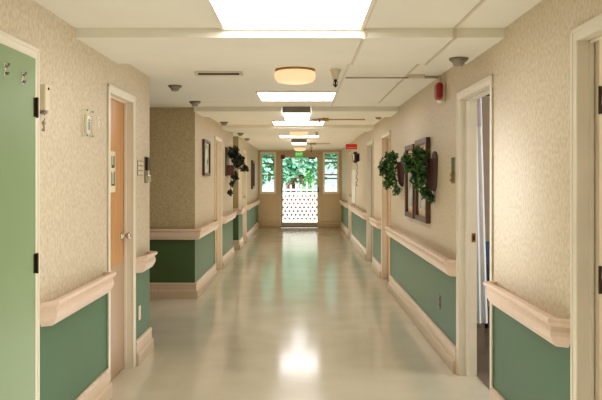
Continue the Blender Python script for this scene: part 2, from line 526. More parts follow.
# 6: open doorway on the right (door itself swung away into the room, unseen)
a, c = R_OPEN[1]
root6 = door_root(6, (XR+.05, (a+c)/2, 0))
link('door_frame', frame_bm(1, a, c), M['trim'], root6)
b = B(); bbox(b, XR+.094, XR+.126, c-.003, c+.001, 1.035, 1.105, .001); link('strike_plate', b, M['brass'], root6)
b = B(); box(b, XR+.104, XR+.117, c-.0045, c-.003, 1.052, 1.088); link('latch_hole', b, M['black'], root6)
# 7..9: far right doors
leaf_door(7, 1, *R_OPEN[2], M['wood'], knob_far=False)
leaf_door(8, 1, *R_OPEN[3], M['greymid'], knob_far=False)  # grey leaf: shadow on the wood door put into its colour
leaf_door(9, 1, *R_OPEN[4], M['woodpale'])

# paper sign on the wood door
xs = XL-.07
o = thing('door_sign', 'cream paper sign with grey marks taped to the honey wood door', 'sign', (xs+.001, 5.48, 1.43))
b = B(); bbox(b, xs+.0005, xs+.003, 5.26, 5.53, 1.425, 1.735, .0005); link('paper', b, M['paper'], o)
for grp in (((5.475, 5.50, 1.63, 1.70), (5.53, 5.565, 1.63, 1.70), (5.475, 5.565, 1.61, 1.632)), ((5.47, 5.49, 1.486, 1.58), (5.51, 5.525, 1.486, 1.57), (5.545, 5.57, 1.486, 1.585), (5.47, 5.57, 1.475, 1.488))):
    b = B()
    for (ya, yb, za, zb) in grp: box(b, xs+.003, xs+.0036, ya-.06, yb-.06, za, zb)
    link('printed_marks', b, M['ink'], o)

# ------------------------------------------------------------------ end wall with glazed door and sidelights
ye = YEND
SLW = [(-1.25, -.85), (.69, 1.10)]; SZ = (1.11, 2.31)
DX0, DX1, DZ = -.72, .56, 2.27
b = B()
def eb(x0, x1, z0, z1): box(b, x0, x1, ye, ye+.15, z0, z1)
xsn = [XL-T, SLW[0][0], SLW[0][1], DX0, DX1, SLW[1][0], SLW[1][1], XR+T]
eb(xsn[0], xsn[1], 0, H); eb(xsn[1], xsn[2], 0, SZ[0]); eb(xsn[1], xsn[2], SZ[1], H); eb(xsn[2], xsn[3], 0, H)
eb(xsn[3], xsn[4], DZ, H); eb(xsn[4], xsn[5], 0, H); eb(xsn[5], xsn[6], 0, SZ[0]); eb(xsn[5], xsn[6], SZ[1], H); eb(xsn[6], xsn[7], 0, H)
struct('wall_end', b, M['endwall'])
for (p, q) in ((XL, DX0-.03), (DX1+.03, XR)):
    b = B(); sweep(b, [(p, ye), (q, ye)], BASE, -1); struct('baseboard_end', b, M['endwall'])
# sidelights
for i, (p, q) in enumerate(SLW):
    r = bpy.data.objects.new('window_%d' % (i+1), None); COL.objects.link(r); r.location = ((p+q)/2, ye, SZ[0]); r['_base'] = tuple(r.location); r['kind'] = 'structure'
    b = B()
    w = .05
    bbox(b, p-w, p+.015, ye-.02, ye+.03, SZ[0]-w, SZ[1]+w, .004); bbox(b, q-.015, q+w, ye-.02, ye+.03, SZ[0]-w, SZ[1]+w, .004)
    bbox(b, p+.015, q-.015, ye-.02, ye+.03, SZ[1]-.015, SZ[1]+w, .004); bbox(b, p+.015, q-.015, ye-.03, ye+.03, SZ[0]-w, SZ[0]+.015, .004)
    link('window_frame', b, M['trim'] if i == 0 else M['trim'], r)
    b = B()
    for z in ((2.19, 1.99, 1.64) if i == 0 else (2.14, 2.03, 1.65, 1.53)):
        bbox(b, p+.015, q-.015, ye+.0, ye+.03, z-.02, z+.02, .003)
    link('glazing_bar', b, M['grey'], r)
    b = B(); box(b, p+.01, q-.01, ye+.035, ye+.041, SZ[0]+.01, SZ[1]-.01); link('pane', b, M['glass'], r)
# glass door
r = door_root(10, ((DX0+DX1)/2, ye, 0))
b = B()
for (p, q) in ((DX0, DX0+.075), (DX1-.075, DX1)): bbox(b, p, q, ye-.03, ye+.12, 0, DZ, .005)
bbox(b, DX0+.075, DX1-.075, ye-.03, ye+.12, DZ-.06, DZ, .005)
for (p, q) in ((DX0-.04, DX0), (DX1, DX1+.04)): bbox(b, p, q, ye-.02, ye, 0, DZ+.04, .004)
bbox(b, DX0-.04, DX1+.04, ye-.02, ye, DZ, DZ+.04, .004)
link('door_frame', b, M['endwall'], r)
gx0, gx1 = -.60, .475
b = B()
bbox(b, DX0+.078, gx0, ye+.02, ye+.065, .01, DZ-.063, .004); bbox(b, gx1, DX1-.078, ye+.02, ye+.065, .01, DZ-.063, .004)
bbox(b, gx0, gx1, ye+.02, ye+.065, DZ-.09, DZ-.063, .004); bbox(b, gx0, gx1, ye+.02, ye+.065, .01, .17, .004)
lf = link('door_leaf', b, M['alum'], r)
b = B(); box(b, gx0-.005, gx1+.005, ye+.038, ye+.046, .165, DZ-.088); link('pane', b, M['glass'], lf)
b = B()
for px_ in (gx0-.03, gx1+.03): bbox(b, px_-.028, px_+.028, ye-.03, ye+.02, 1.10, 1.26, .006)
tube(b, [(gx0-.03, ye-.028, 1.14), (gx1+.03, ye-.028, 1.14)], .012); link('push_bar', b, M['grey'], lf)
b = B(); bbox(b, .20, .42, ye-.035, ye+.02, 2.125, 2.178, .006); tube(b, [(.22, ye-.03, 2.185), (.0, ye-.09, 2.19), (-.02, ye-.03, 2.2)], .009); link('door_closer', b, M['grey'], lf)
# door alarm on the frame and exit sign
b = B(); bbox(b, -.66, -.53, ye-.075, ye-.031, 2.13, 2.255, .01)
o = thing('door_alarm', 'small dark red alarm box at the upper left corner of the glass exit door', 'alarm', (-.595, ye-.04, 2.13))
link('housing', b, M['red'], o)
b = B(); lathe(b, [(.03, 0), (.03, -.006), (.018, -.012)], (-.595, ye-.075, 2.19), 'Y', 16); link('sounder', b, M['black'], o)

# ------------------------------------------------------------------ outdoors
b = B(); box(b, -25, 25, YEND+.4, 60, -.25, -.12); struct('ground', b, M['grass'])
b = B(); box(b, -4, 4, YEND+.4, 26.4, -.13, -.03)
struct('path', b, mat('pale concrete', (214, 208, 198), .8, var=.05))
# pierced block screen wall
Yw = 25.6; cell = .15; nx, nz_ = 22, 7
b = B(); z0 = -.03
def ring_cell(cx, cz, hs, hr, y0, y1):
    sq = [(hs,-hs),(hs,hs),(-hs,hs),(-hs,-hs)]
    out, inn = [], []
    for k in range(8):
        a = math.pi/4*k + math.pi/8
        inn.append((cx+hr*math.cos(a), cz+hr*math.sin(a)))
        d = max(abs(math.cos(a)), abs(math.sin(a)))
        out.append((cx+hs*math.cos(a)/d, cz+hs*math.sin(a)/d))
    corners = {0: None}
    for y in (y0, y1):
        I = [b.verts.new((p[0], y, p[1])) for p in inn]; O = [b.verts.new((p[0], y, p[1])) for p in out]
        for k in range(8): b.faces.new((I[k], I[(k+1) % 8], O[(k+1) % 8], O[k]))
        for k in (0, 2, 4, 6):
            cxn = cx+hs*(1 if k in (0, 6) else -1); czn = cz+hs*(1 if k in (0, 2) else -1)
            b.faces.new((O[k], b.verts.new((cxn, y, czn)), O[(k+1) % 8]))
        if y == y0: I0 = I
    for k in range(8): b.faces.new((I0[k], I0[(k+1) % 8], I[(k+1) % 8], I[k]))
for j in range(nz_):
    off = (cell/2) if j % 2 else 0
    for i in range(nx):
        ring_cell(-1.65+i*cell+off, .03+j*.135+.07, .0751, .044, Yw, Yw+.1)
box(b, -1.8, 1.8, Yw-.02, Yw+.12, z0, .04); box(b, -1.8, 1.8, Yw-.02, Yw+.12, .98, 1.03)
o = link('screen_wall', b, M['blockwhite']); tag(o, 'white pierced block wall outside the glass exit door', 'wall')
b = B(); box(b, -2.2, 2.2, 26.3, 26.5, -.13, .88)
o = link('brick_planter', b, M['brick']); tag(o, 'red brick planter seen through the holes of the white screen wall', 'planter')
# picket fence
o = thing('picket_fence', 'white picket fence under the trees outside', 'fence', (0, 30, -.12))
for i in range(25):
    xx = -2.9+i*.24+random.uniform(-.03, .03)
    b = B(); bbox(b, xx-.035, xx+.035, 30-.02, 30+.02, -.12, 1.34+random.uniform(-.08, .08), .01)
    link('picket', b, M['picket'], o)
b = B(); box(b, -3.1, 3.1, 30.02, 30.06, .3, .4); box(b, -3.1, 3.1, 30.02, 30.06, 1.0, 1.1); link('fence_rail', b, M['picket'], o)
rnd = random.Random(3)
def tree(x, y, h, rad, m, label, name='tree', nleaf=2600, size=.3, cat='tree'):
    o = thing(name, label, cat, (x, y, -.12), 'trees outside the end door' if cat == 'tree' else None)
    if cat == 'tree':
        b = B()
        lathe(b, [(.16, 0), (.12, .6), (.1, h*.7)], (x, y, -.12), 'Z', 10)
        link('trunk', b, M['bark'], o)
    if cat != 'tree':
        b = B(); lathe(b, [(.03, 0), (.025, .5), (.015, h*.7)], (x, y, -.12), 'Z', 8); link('stem', b, M['bark'], o)
    b = B(); lo = 1.25 if cat == 'tree' else -.05
    cs = [(x+rnd.uniform(-.6, .6)*rad, y+rnd.uniform(-.4, .4)*rad, lo+(h-lo)*rnd.uniform(.2, .9), rad*.7, rad*.6, (h-lo)*.33, 1) for _ in range(7)]
    leaves(b, cs, nleaf, size, rnd)
    link('foliage', b, m, o)
tree(-2.3, 34, 4.4, 1.0, M['treeleaf'], 'bright mint green tree left of centre beyond the exit door')
tree(.0, 34.5, 4.6, 1.0, M['treeleaf'], 'bright mint green tree in the middle beyond the exit door')
tree(2.3, 34, 4.5, 1.0, M['treeleaf'], 'bright mint green tree right of centre beyond the exit door')
tree(-.45, 31.2, 2.2, .28, M['redleaf'], 'reddish leaved shrub among the trees outside', 'shrub', 420, .14, 'shrub')
tree(.3, 31.0, 1.75, .28, M['treeleaf2'], 'bright green shrub in front of the trees outside', 'shrub', 420, .14, 'shrub')
# a long hedge-like backdrop of real trees further out
tree(-4.6, 37, 5, 2.4, M['treeleaf'], 'broad mint green tree far left outside', size=.4)
tree(4.8, 37, 5, 2.4, M['treeleaf'], 'broad mint green tree far right outside', size=.4)
tree(0, 41, 6, 3.2, M['treeleaf'], 'farthest broad tree behind the others outside', size=.5)

# ------------------------------------------------------------------ ceiling fixtures
PX = -.058
def panel(loc, label):
    o = thing('ceiling_light_panel', label, 'light', loc, 'square ceiling light panels')
    x, y, z = loc; hw, hl = .405, .39
    b = B()
    for (p, q, r_, s_) in ((-hw-.02, -hw, -hl-.02, hl+.02), (hw, hw+.02, -hl-.02, hl+.02), (-hw, hw, -hl-.02, -hl), (-hw, hw, hl, hl+.02)):
        box(b, x+p, x+q, y+r_, y+s_, z-.014, z)
    link('panel_frame', b, M['trim'], o)
    b = B(); box(b, x-hw, x+hw, y-hl, y+hl, z-.010, z-.001); link('diffuser', b, M['panel'], o)
    return o
p1 = panel((PX, 3.93, H), 'bright square ceiling light panel nearest the camera')
for y, l in ((7.90, 'second square light panel down the corridor ceiling'), (11.66, 'third square light panel, beyond the grey fluorescent box'), (15.35, 'farthest square light panel in the corridor ceiling'), (.2, 'square ceiling light panel overhead behind the frame')):
    dup(p1, (PX, y, H), l)

def drum(loc, label):
    o = thing('drum_ceiling_light', label, 'light', loc, 'round glass ceiling lights')
    x, y, z = loc
    b = B(); lathe(b, [(.150, 0), (.165, -.004), (.165, -.012), (.150, -.016)], (x, y, z), 'Z', 40); link('mounting_ring', b, M['brass'], o)
    b = B(); lathe(b, [(.150, -.016), (.168, -.024), (.172, -.045), (.168, -.075), (.150, -.098), (.115, -.110), (.05, -.116), (.004, -.117)], (x, y, z), 'Z', 40); link('glass_drum', b, M['drum'], o)
    return o
d1 = drum((PX, 6.0, H), 'round glowing glass ceiling light nearest the camera')
for y, l in ((13.55, 'second round warm ceiling light, midway down the corridor'), (20.75, 'farthest round warm ceiling light, above the green exit sign')):
    dup(d1, (PX, y, H), l)

def flbox(loc, label):
    o = thing('fluorescent_box_light', label, 'light', loc, 'fluorescent box lights')
    x, y, z = loc
    b = B(); bbox(b, x-.178, x+.178, y-.61, y-.585, z-.078, z, .003); bbox(b, x-.178, x+.178, y+.585, y+.61, z-.078, z, .003); box(b, x-.17, x+.17, y-.585, y+.585, z-.03, z)
    link('housing', b, M['grey'], o)
    b = B(); bbox(b, x-.172, x+.172, y-.584, y+.584, z-.080, z-.031, .008); link('diffuser', b, M['boxlight'], o)
    return o
f1 = flbox((PX-.012, 9.69, H), 'grey ended fluorescent box light, the nearer one')
dup(f1, (PX-.012, 17.15, H), 'grey ended fluorescent box light, the farther one')

def detector(loc, label):
    o = thing('smoke_detector', label, 'smoke detector', loc, 'smoke detectors on the ceiling')
    x, y, z = loc
    b = B(); lathe(b, [(.066, 0), (.068, -.008), (.064, -.016)], (x, y, z), 'Z', 24); link('mounting_plate', b, M['grey'], o)
    b = B(); lathe(b, [(.060, -.016), (.052, -.026), (.040, -.034), (.040, -.044), (.030, -.054), (.008, -.058)], (x, y, z), 'Z', 24); link('sensor_head', b, M['detector'], o)
    return o
def onceil(px, py, zc=.907):
    u = zc/(178.5-py); return ((px-302)*u, F*u, H)
s1 = detector(onceil(175, 85.5), 'smoke detector in the ceiling above the mouth of the left side passage, nearer of two')
for p, l in (((195, 101.5), 'smoke detector at the corner where the left side passage ends'), ((224, 122), 'third smoke detector along the left of the ceiling'), ((240.5, 133), 'fourth smoke detector along the left of the ceiling'), ((247, 138.5), 'farthest smoke detector along the left of the ceiling'),
             ((378.5, 115.5), 'second smoke detector along the right of the ceiling'), ((364, 128), 'farthest smoke detector along the right of the ceiling')):
    dup(s1, onceil(*p), l)

dup(s1, (1.105, 5.08, BZ), 'smoke detector on the beam above the open doorway on the right')

def sprinkler(loc, label):
    o = thing('ceiling_sprinkler', label, 'sprinkler', loc, 'ceiling sprinklers')
    x, y, z = loc
    b = B(); lathe(b, [(.044, 0), (.045, -.006), (.036, -.03), (.026, -.07), (.024, -.085)], (x, y, z), 'Z', 20); link('cover_cone', b, M['raceway'], o)
    b = B(); lathe(b, [(.014, -.085), (.014, -.10), (.008, -.104), (.008, -.13)], (x, y, z), 'Z', 14)
    lathe(b, [(.020, -.130), (.021, -.134), (.012, -.137), (.007, -.150)], (x, y, z), 'Z', 14)
    tube(b, [(x-.014, y, z-.10), (x-.02, y, z-.115), (x-.012, y, z-.13)], .003, 6); tube(b, [(x+.014, y, z-.10), (x+.02, y, z-.115), (x+.012, y, z-.13)], .003, 6)
    link('sprinkler_head', b, M['bronze'], o)
    return o
k1 = sprinkler((.278, 5.98, H), 'ceiling sprinkler with dark head beside the nearest round light')
dup(k1, (.278, 13.5, H), 'ceiling sprinkler beside the second round light')
dup(k1, (.262, 20.6, H), 'ceiling sprinkler near the glass exit door')

def junction(loc, label, right):
    o = thing('junction_box', label, 'junction box', loc, 'ceiling junction boxes')
    x, y, z = loc
    b = B(); lathe(b, [(.05, 0), (.052, -.012), (.052, -.034), (.044, -.042), (.004, -.044)], (x, y, z), 'Z', 20); link('round_box', b, M['brass'], o)
    b = B(); tube(b, [(x-.05, y, z-.02), (x-.21, y, z-.02)], .011); tube(b, [(x+.05, y, z-.02), (right, y, z-.02)], .009); link('conduit_arm', b, M['pipe'], o)
    b = B(); lathe(b, [(.024, -.0), (.026, -.03), (.02, -.05), (.012, -.06)], (x-.085, y+.04, z), 'Z', 16); link('side_fitting', b, M['lcd'], o)
    return o
junction((.353, 10.85, H), 'round brassy ceiling junction box with pipe arms, the nearer one', .95)
junction((.31, 18.4, H), 'round brassy ceiling junction box with pipe arms, the farther one', .72)

# surface raceways along the ceiling, dipping under the beam
def raceway(x, y1, label):
    b = B(); w = .008
    def run(ya, yb, z): box(b, x-w, x+w, ya, yb, z-.010, z)
    run(YBACK+.2, 4.326, H); box(b, x-w, x+w, 4.326, 4.34, BZ-.010, H); run(4.34, 5.33, BZ); box(b, x-w, x+w, 5.33, 5.344, BZ-.010, H); run(5.344, y1, H)
    tag(link('cable_raceway', b, M['raceway']), label, 'raceway', 'cable raceways on the ceiling')
raceway(.372, 9.08, 'cream cable raceway running beside the light panels')
raceway(.92, 8.6, 'cream cable raceway nearer the right wall')
# conduit crossing to the fire alarm
o = thing('conduit_run', 'tan conduit crossing the ceiling to the right wall with a small box', 'conduit', (.8, 6.33, H-.03))
b = B(); tube(b, [(.384, 6.33, H-.022), (.935, 6.33, H-.022)], .007); tube(b, [(1.075, 6.33, H-.02), (1.205, 6.33, H-.02)], .008); tube(b, [(.97, 6.37, H-.008), (1.205, 6.37, H-.008)], .007); link('pipe', b, M['pipe'], o)
b = B(); bbox(b, .931, 1.07, 6.27, 6.36, H-.03, H, .004); link('cover_box', b, M['raceway'], o)
b = B(); bbox(b, 1.196, 1.2215, 6.33, 6.36, 2.20, H-.001, .003); bbox(b, 1.20, 1.2215, 6.315, 6.375, H-.07, H-.001, .003); link('wall_drop', b, M['raceway'], o)
# fire alarm
o = thing('fire_alarm', 'red fire alarm horn high on the right wall under the conduit', 'alarm', (1.19, 6.2, 2.185))
b = B(); bbox(b, 1.199, 1.2215, 6.14, 6.31, 2.185, 2.35, .004); link('back_box', b, M['ivory'], o)
b = B(); bbox(b, 1.14, 1.199, 6.10, 6.23, 2.205, 2.35, .024)
for zz in (2.235, 2.25, 2.265, 2.28, 2.295): box(b, 1.1385, 1.141, 6.13, 6.20, zz, zz+.006)
hb = link('horn', b, M['red'], o)
b = B(); bbox(b, 1.165, 1.197, 6.15, 6.225, 2.186, 2.204, .004); link('strobe', b, M['white'], o)

# slot air vent on the ceiling
o = thing('air_vent', 'narrow slot air vent in the ceiling left of the round light', 'vent', (-.70, 6.17, H-.02))
b = B(); bbox(b, -.915, -.505, 6.09, 6.12, H-.012, H, .003); bbox(b, -.915, -.505, 6.165, 6.25, H-.022, H, .003); bbox(b, -.915, -.885, 6.12, 6.165, H-.018, H, .003); bbox(b, -.535, -.505, 6.12, 6.165, H-.018, H, .003); link('vent_frame', b, M['raceway'], o)
b = B(); box(b, -.885, -.535, 6.12, 6.165, H-.003, H-.0005)
for k in range(2): box(b, -.885, -.535, 6.132+k*.015, 6.135+k*.015, H-.022, H-.003)
link('vent_louvre', b, M['bronze'], o)

# exit signs
def text_mesh(s, size, depth):
    cu = bpy.data.curves.new('t', 'FONT'); cu.body = s; cu.size = size; cu.extrude = depth; cu.align_x = 'CENTER'; cu.align_y = 'CENTER'
    ob = bpy.data.objects.new('t', cu); COL.objects.link(ob)
    me = bpy.data.meshes.new_from_object(ob.evaluated_get(bpy.context.evaluated_depsgraph_get()))
    bpy.data.objects.remove(ob); bpy.data.curves.remove(cu)
    b = B(); b.from_mesh(me); bpy.data.meshes.remove(me)
    return b
o = thing('exit_sign', 'green lit exit sign hanging in front of the glass exit door', 'sign', (-.085, 21.7, 2.22))
b = B(); bbox(b, -.20, .03, 21.66, 21.71, 2.19, 2.33, .006); sg = link('sign_box', b, M['exitgreen'], o)
b = B(); box(b, -.10, -.07, 21.675, 21.70, 2.33, H-.001); link('stem', b, M['greymid'], o)
b = text_mesh('EXIT', .105, .001)
bmesh.ops.rotate(b, verts=b.verts[:], cent=(0,0,0), matrix=Matrix.Rotation(math.pi/2, 3, 'X')); bmesh.ops.translate(b, verts=b.verts[:], vec=(-.085, 21.6585, 2.26))
link('lettering', b, M['exitletter'], o)
o = thing('red_sign', 'red projecting sign high on the right wall near the end of the corridor', 'sign', (1.1, 16.0, 2.18))
b = B(); bbox(b, .975, 1.221, 15.99, 16.01, 2.18, 2.295, .003); link('sign_board', b, M['signred'], o)
b = B()
for k, (ww, zz) in enumerate(((.018, 2.205),)*8):
    xx = 1.0+k*.025; box(b, xx, xx+.015, 15.9885, 15.99, zz, zz+.022)
link('pale_marks', b, M['signmark'], o)

# ------------------------------------------------------------------ things on the left wall
# beige box with hanging key
o = thing('door_alarm_box', 'beige alarm box with a hanging key beside the green door', 'alarm', (XL, 3.77, 1.885))
b = B(); bbox(b, XL, XL+.036, 3.735, 3.80, 1.885, 2.02, .005); link('housing', b, M['ivory'], o)
b = B(); lathe(b, [(.008, 0), (.008, .004), (.003, .005)], (XL+.036, 3.775, 2.0), 'X', 12); link('screw', b, M['bronze'], o)
b = B(); bbox(b, XL, XL+.028, 3.735, 3.79, 1.868, 1.884, .003); link('base_clip', b, M['grey'], o)
b = B(); tube(b, [(XL+.024, 3.75, 1.868), (XL+.026, 3.75, 1.84), (XL+.02, 3.75, 1.83)], .004, 8); lathe(b, [(.012, -.003), (.012, .003)], (XL+.022, 3.75, 1.82), 'Y', 14); box(b, XL+.018, XL+.026, 3.748, 3.752, 1.775, 1.812); box(b, XL+.010, XL+.018, 3.748, 3.752, 1.778, 1.79); link('key', b, M['chrome'], o)
# thermostat in a clear guard
o = thing('thermostat', 'white thermostat under a clear plastic guard left of the honey wood door', 'thermostat', (XL, 4.54, 1.79))
b = B(); bbox(b, XL, XL+.006, 4.465, 4.61, 1.79, 1.965, .002); link('back_plate', b, M['ivory'], o)
b = B(); bbox(b, XL+.006, XL+.022, 4.505, 4.585, 1.805, 1.93, .005); th = link('body', b, M['white'], o)
b = B(); box(b, XL+.022, XL+.0235, 4.53, 4.565, 1.835, 1.905); link('display', b, M['lcd'], th)
b = B()
for (a_, c_, p, q) in ((4.468, 4.471, 1.792, 1.962), (4.604, 4.607, 1.792, 1.962)): box(b, XL+.006, XL+.03, a_, c_, p, q)
box(b, XL+.006, XL+.03, 4.471, 4.604, 1.959, 1.962); box(b, XL+.006, XL+.03, 4.471, 4.604, 1.792, 1.795); box(b, XL+.027, XL+.03, 4.471, 4.604, 1.795, 1.959)
link('clear_guard', b, M['clear'], o)
for yy in (4.478, 4.598):
    for zz in (1.80, 1.955):
        b = B(); lathe(b, [(.006, .03), (.006, .034), (.002, .035)], (XL, yy, zz), 'X', 10); link('screw', b, M['grey'], o)
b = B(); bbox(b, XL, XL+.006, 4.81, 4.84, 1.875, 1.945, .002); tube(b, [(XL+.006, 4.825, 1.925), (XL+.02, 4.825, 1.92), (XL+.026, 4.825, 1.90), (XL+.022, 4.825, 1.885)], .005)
tag(link('wall_glint', b, M['white']), 'small white hook shape standing in for a wall glint between the thermostat and the wood door', 'hook')  # hook shape added where a highlight falls on the glossy wallpaper
# room sign plates on the stub
o = thing('room_sign', 'room sign plate of small panels on the left wall stub by the honey wood door', 'sign', (XL, 6.06, 1.56))
b = B(); bbox(b, XL, XL+.006, 5.965, 6.165, 1.555, 1.68, .002); link('sign_plate', b, M['detector'], o)
b = B()
for iy in range(2):
    for iz in range(3): box(b, XL+.006, XL+.0075, 5.975+iy*.097, 6.06+iy*.097, 1.562+iz*.04, 1.592+iz*.04)
link('name_slip', b, M['ivory'], o)
o = thing('file_holder', 'narrow dark clip holder on the left wall stub edge', 'holder', (XL, 6.3, 1.49))
b = B(); bbox(b, XL, XL+.006, 6.24, 6.36, 1.49, 1.72, .002); link('back_plate', b, M['grey'], o)
b = B(); bbox(b, XL+.006, XL+.028, 6.25, 6.35, 1.60, 1.715, .003); link('dark_panel', b, M['bronze'], o)
b = B(); bbox(b, XL+.006, XL+.036, 6.25, 6.35, 1.505, 1.56, .003); link('metal_pocket', b, M['chrome'], o)
# outlet
def outlet(x, s, y, z, m, label):
    o = thing('wall_outlet', label, 'outlet', (x, y, z), None)
    b = B(); bbox(b, x, x+s*.006, y-.037, y+.037, z, z+.117, .002); link('cover_plate', b, m, o)
    b = B()
    for zz in (.035, .082): lathe(b, [(.016, s*.006), (.016, s*.008)], (x, y, z+zz), 'X', 14)
    link('socket', b, M['ivory'] if m is M['ivory'] else M['bronze'], o)
outlet(XL, 1, 6.04, .345, M['ivory'], 'ivory wall outlet low on the left wall stub')
outlet(XR, -1, 6.40, .375, M['brownplate'], 'brown wall outlet low on the right green wainscot')

# framed pictures
def picture(side, ya, yb, z0, z1, art, label, fr=.05, dep=.035, matb=.07):
    x = XL if side < 0 else XR; s = -side
    o = thing('framed_picture', label, 'picture', (x, (ya+yb)/2, z0))
    b = B()
    for (p, q, r_, t_) in ((ya, ya+fr, z0, z1), (yb-fr, yb, z0, z1), (ya+fr, yb-fr, z0, z0+fr), (ya+fr, yb-fr, z1-fr, z1)): bbox(b, x, x+s*dep, p, q, r_, t_, .006)
    link('picture_frame', b, M['darkwood'], o)
    b = B(); box(b, x, x+s*.012, ya+fr, yb-fr, z0+fr, z1-fr); link('mat_board', b, M['matboard'], o)
    b = B(); box(b, x+s*.012, x+s*.0135, ya+fr+matb, yb-fr-matb, z0+fr+matb, z1-fr-matb); link('print', b, art, o)
picture(1, 6.84, 7.53, 1.10, 1.925, M['art_blue'], 'tall framed blue print on the right wall, the nearer of the pair', .055, .045)
picture(1, 7.65, 8.26, 1.10, 1.90, M['art_blue'], 'tall framed blue print on the right wall, the farther of the pair', .055, .045)
picture(-1, 9.85, 10.5, 1.565, 2.07, M['art_pale'], 'dark framed pale print on the left wall past the side passage', .04, .035, .02)
picture(-1, 19.3, 20.1, 1.25, 2.02, M['art_brown'], 'narrow brown framed picture far along the left wall', .07, .05, .0)

# ------------------------------------------------------------------ wall plants
def wall_plant(side, y, zt, name_label, blobs, lm, basket='round', n=760, size=.047, seed=1):
    x = XL if side < 0 else XR; s = -side
    o = thing('wall_plant', name_label, 'plant', (x, y, zt-.3))
    b = B()
    if basket == 'round':
        # half bowl basket flat against the wall with a tall back
        n_ = 20; rings = []
        for (r, h) in ((.03, -.30), (.09, -.26), (.115, -.17), (.125, -.06), (.13, 0), (.12, 0), (.105, -.06)):
            rings.append([b.verts.new((x+s*(.004+r*.55*math.sin(math.pi*i/n_)), y+r*math.cos(math.pi*i/n_), zt+h)) for i in range(n_+1)])
        for a_, c_ in zip(rings, rings[1:]):
            for i in range(n_): b.faces.new((a_[i], a_[i+1], c_[i+1], c_[i]))
        b.faces.new(rings[0])
        back = [(y+.13*math.cos(t), zt+.07*math.sin(t)) for t in [math.pi*i/16 for i in range(17)]] + [(y-.127, zt-.06), (y-.085, zt-.25), (y+.085, zt-.25), (y+.127, zt-.06)]
        va = [b.verts.new((x+s*.001, p, q)) for p, q in back]; vb = [b.verts.new((x+s*.012, p, q)) for p, q in back]
        b.faces.new(va); b.faces.new(vb)
        for i in range(len(back)): b.faces.new((va[i], va[(i+1) % len(back)], vb[(i+1) % len(back)], vb[i]))
        link('wall_basket', b, M['wicker'], o)
    else:
        bbox(b, x, x+s*.02, y-.3, y+.3, zt-.36, zt+.16, .006); bbox(b, x+s*.02, x+s*.14, y-.2, y+.2, zt-.34, zt-.16, .01)
        link('backing_board', b, M['darkwood'], o)
    b = B(); leaves(b, [(x+s*q[0], y+q[1], zt+q[2], q[3], q[4], q[5], q[6]) for q in blobs], n, size, random.Random(seed))
    link('foliage', b, lm, o)
    b = B(); rr = random.Random(seed+5)
    for q in blobs[:6]:
        tube(b, [(x+s*.06, y, zt-.04), (x+s*(q[0]*.5+.05), y+q[1]*.5, zt+max(q[2], 0)*.5+.06), (x+s*q[0], y+q[1], zt+q[2])], .004, 6)
    link('stem', b, lm, o)
pl = [(.14, 0, .05, .10, .14, .07, 2.2), (.17, .02, -.05, .11, .15, .12, 4), (.15, .03, -.18, .10, .14, .14, 3.2), (.08, .06, -.31, .06, .13, .08, 1.4), (.25, .02, -.04, .05, .1, .12, 1.2), (.03, .05, -.36, .025, .1, .06, .6)]
wall_plant(1, 6.60, 1.71, 'leafy green ivy in a wall basket just right of the framed pictures', pl, M['leaf'], seed=2)
pr = [(.14, 0, .07, .10, .16, .07, 2.2), (.17, .02, -.05, .11, .18, .13, 4), (.15, 0, -.20, .10, .18, .14, 3.2), (.08, -.03, -.34, .06, .15, .08, 1.4), (.25, .02, -.06, .06, .12, .14, 1.4), (.2, 0, -.27, .05, .1, .1, .8)]
wall_plant(1, 8.72, 1.73, 'leafy green ivy in a wall basket left of the framed pictures', pr, M['leaf'], seed=4)
pf = [(.12, 0, .08, .12, .2, .12, 3), (.2, 0, -.08, .13, .2, .16, 3.5), (.32, .05, -.22, .08, .1, .07, .9), (.14, 0, -.36, .07, .12, .12, 1), (.09, .0, -.50, .04, .08, .07, .5), (.06, .0, -.66, .04, .06, .05, .5)]
wall_plant(-1, 13.1, 1.93, 'dark trailing plant on a wooden board on the far left wall', pf, M['leafdark'], 'board', 560, .08, 6)

# ------------------------------------------------------------------ things on the right wall
o = thing('room_sign', 'narrow room sign plate beside the open doorway on the right', 'sign', (XR, 5.79, 1.49))
b = B(); bbox(b, XR-.008, XR, 5.735, 5.855, 1.49, 1.70, .002); link('sign_plate', b, M['chrome'], o)
b = B(); box(b, XR-.0095, XR-.008, 5.745, 5.845, 1.585, 1.69); link('dark_panel', b, M['lcd'], o)
b = B(); bbox(b, XR-.022, XR-.008, 5.745, 5.845, 1.50, 1.53, .003); bbox(b, XR-.022, XR-.008, 5.745, 5.845, 1.545, 1.575, .003); link('slip_holder', b, M['brass'], o)

# black wall device with a cord
yd = 15.35
o = thing('wall_telephone', 'black wall device with a dangling cord near the far right end', 'telephone', (XR, yd, 1.86))
b = B(); bbox(b, XR-.03, XR, yd-.05, yd+.05, 1.89, 2.07, .015); link('base', b, M['black'], o)
b = B(); lathe(b, [(.012*0+.004, -.125), (.035, -.115), (.055, -.085), (.064, -.03), (.064, .03), (.055, .085), (.035, .115), (.004, .125)], (XR-.085, yd-.02, 1.98), 'Z', 20); hs = link('rounded_body', b, M['black'], o)
b = B(); lathe(b, [(.004, -.075), (.012, -.06), (.015, 0), (.012, .06), (.004, .075)], (XR-.125, yd-.07, 1.98), 'Z', 12); link('pale_face', b, M['white'], hs)
b = B(); pts = [(XR-.04-.014*math.sin(i*1.1)-.02*(i/24), yd-.02+.012*math.cos(i*1.1), 1.87-.024*i) for i in range(22)]
tube(b, pts, .008, 6); link('cord', b, M['black'], o)
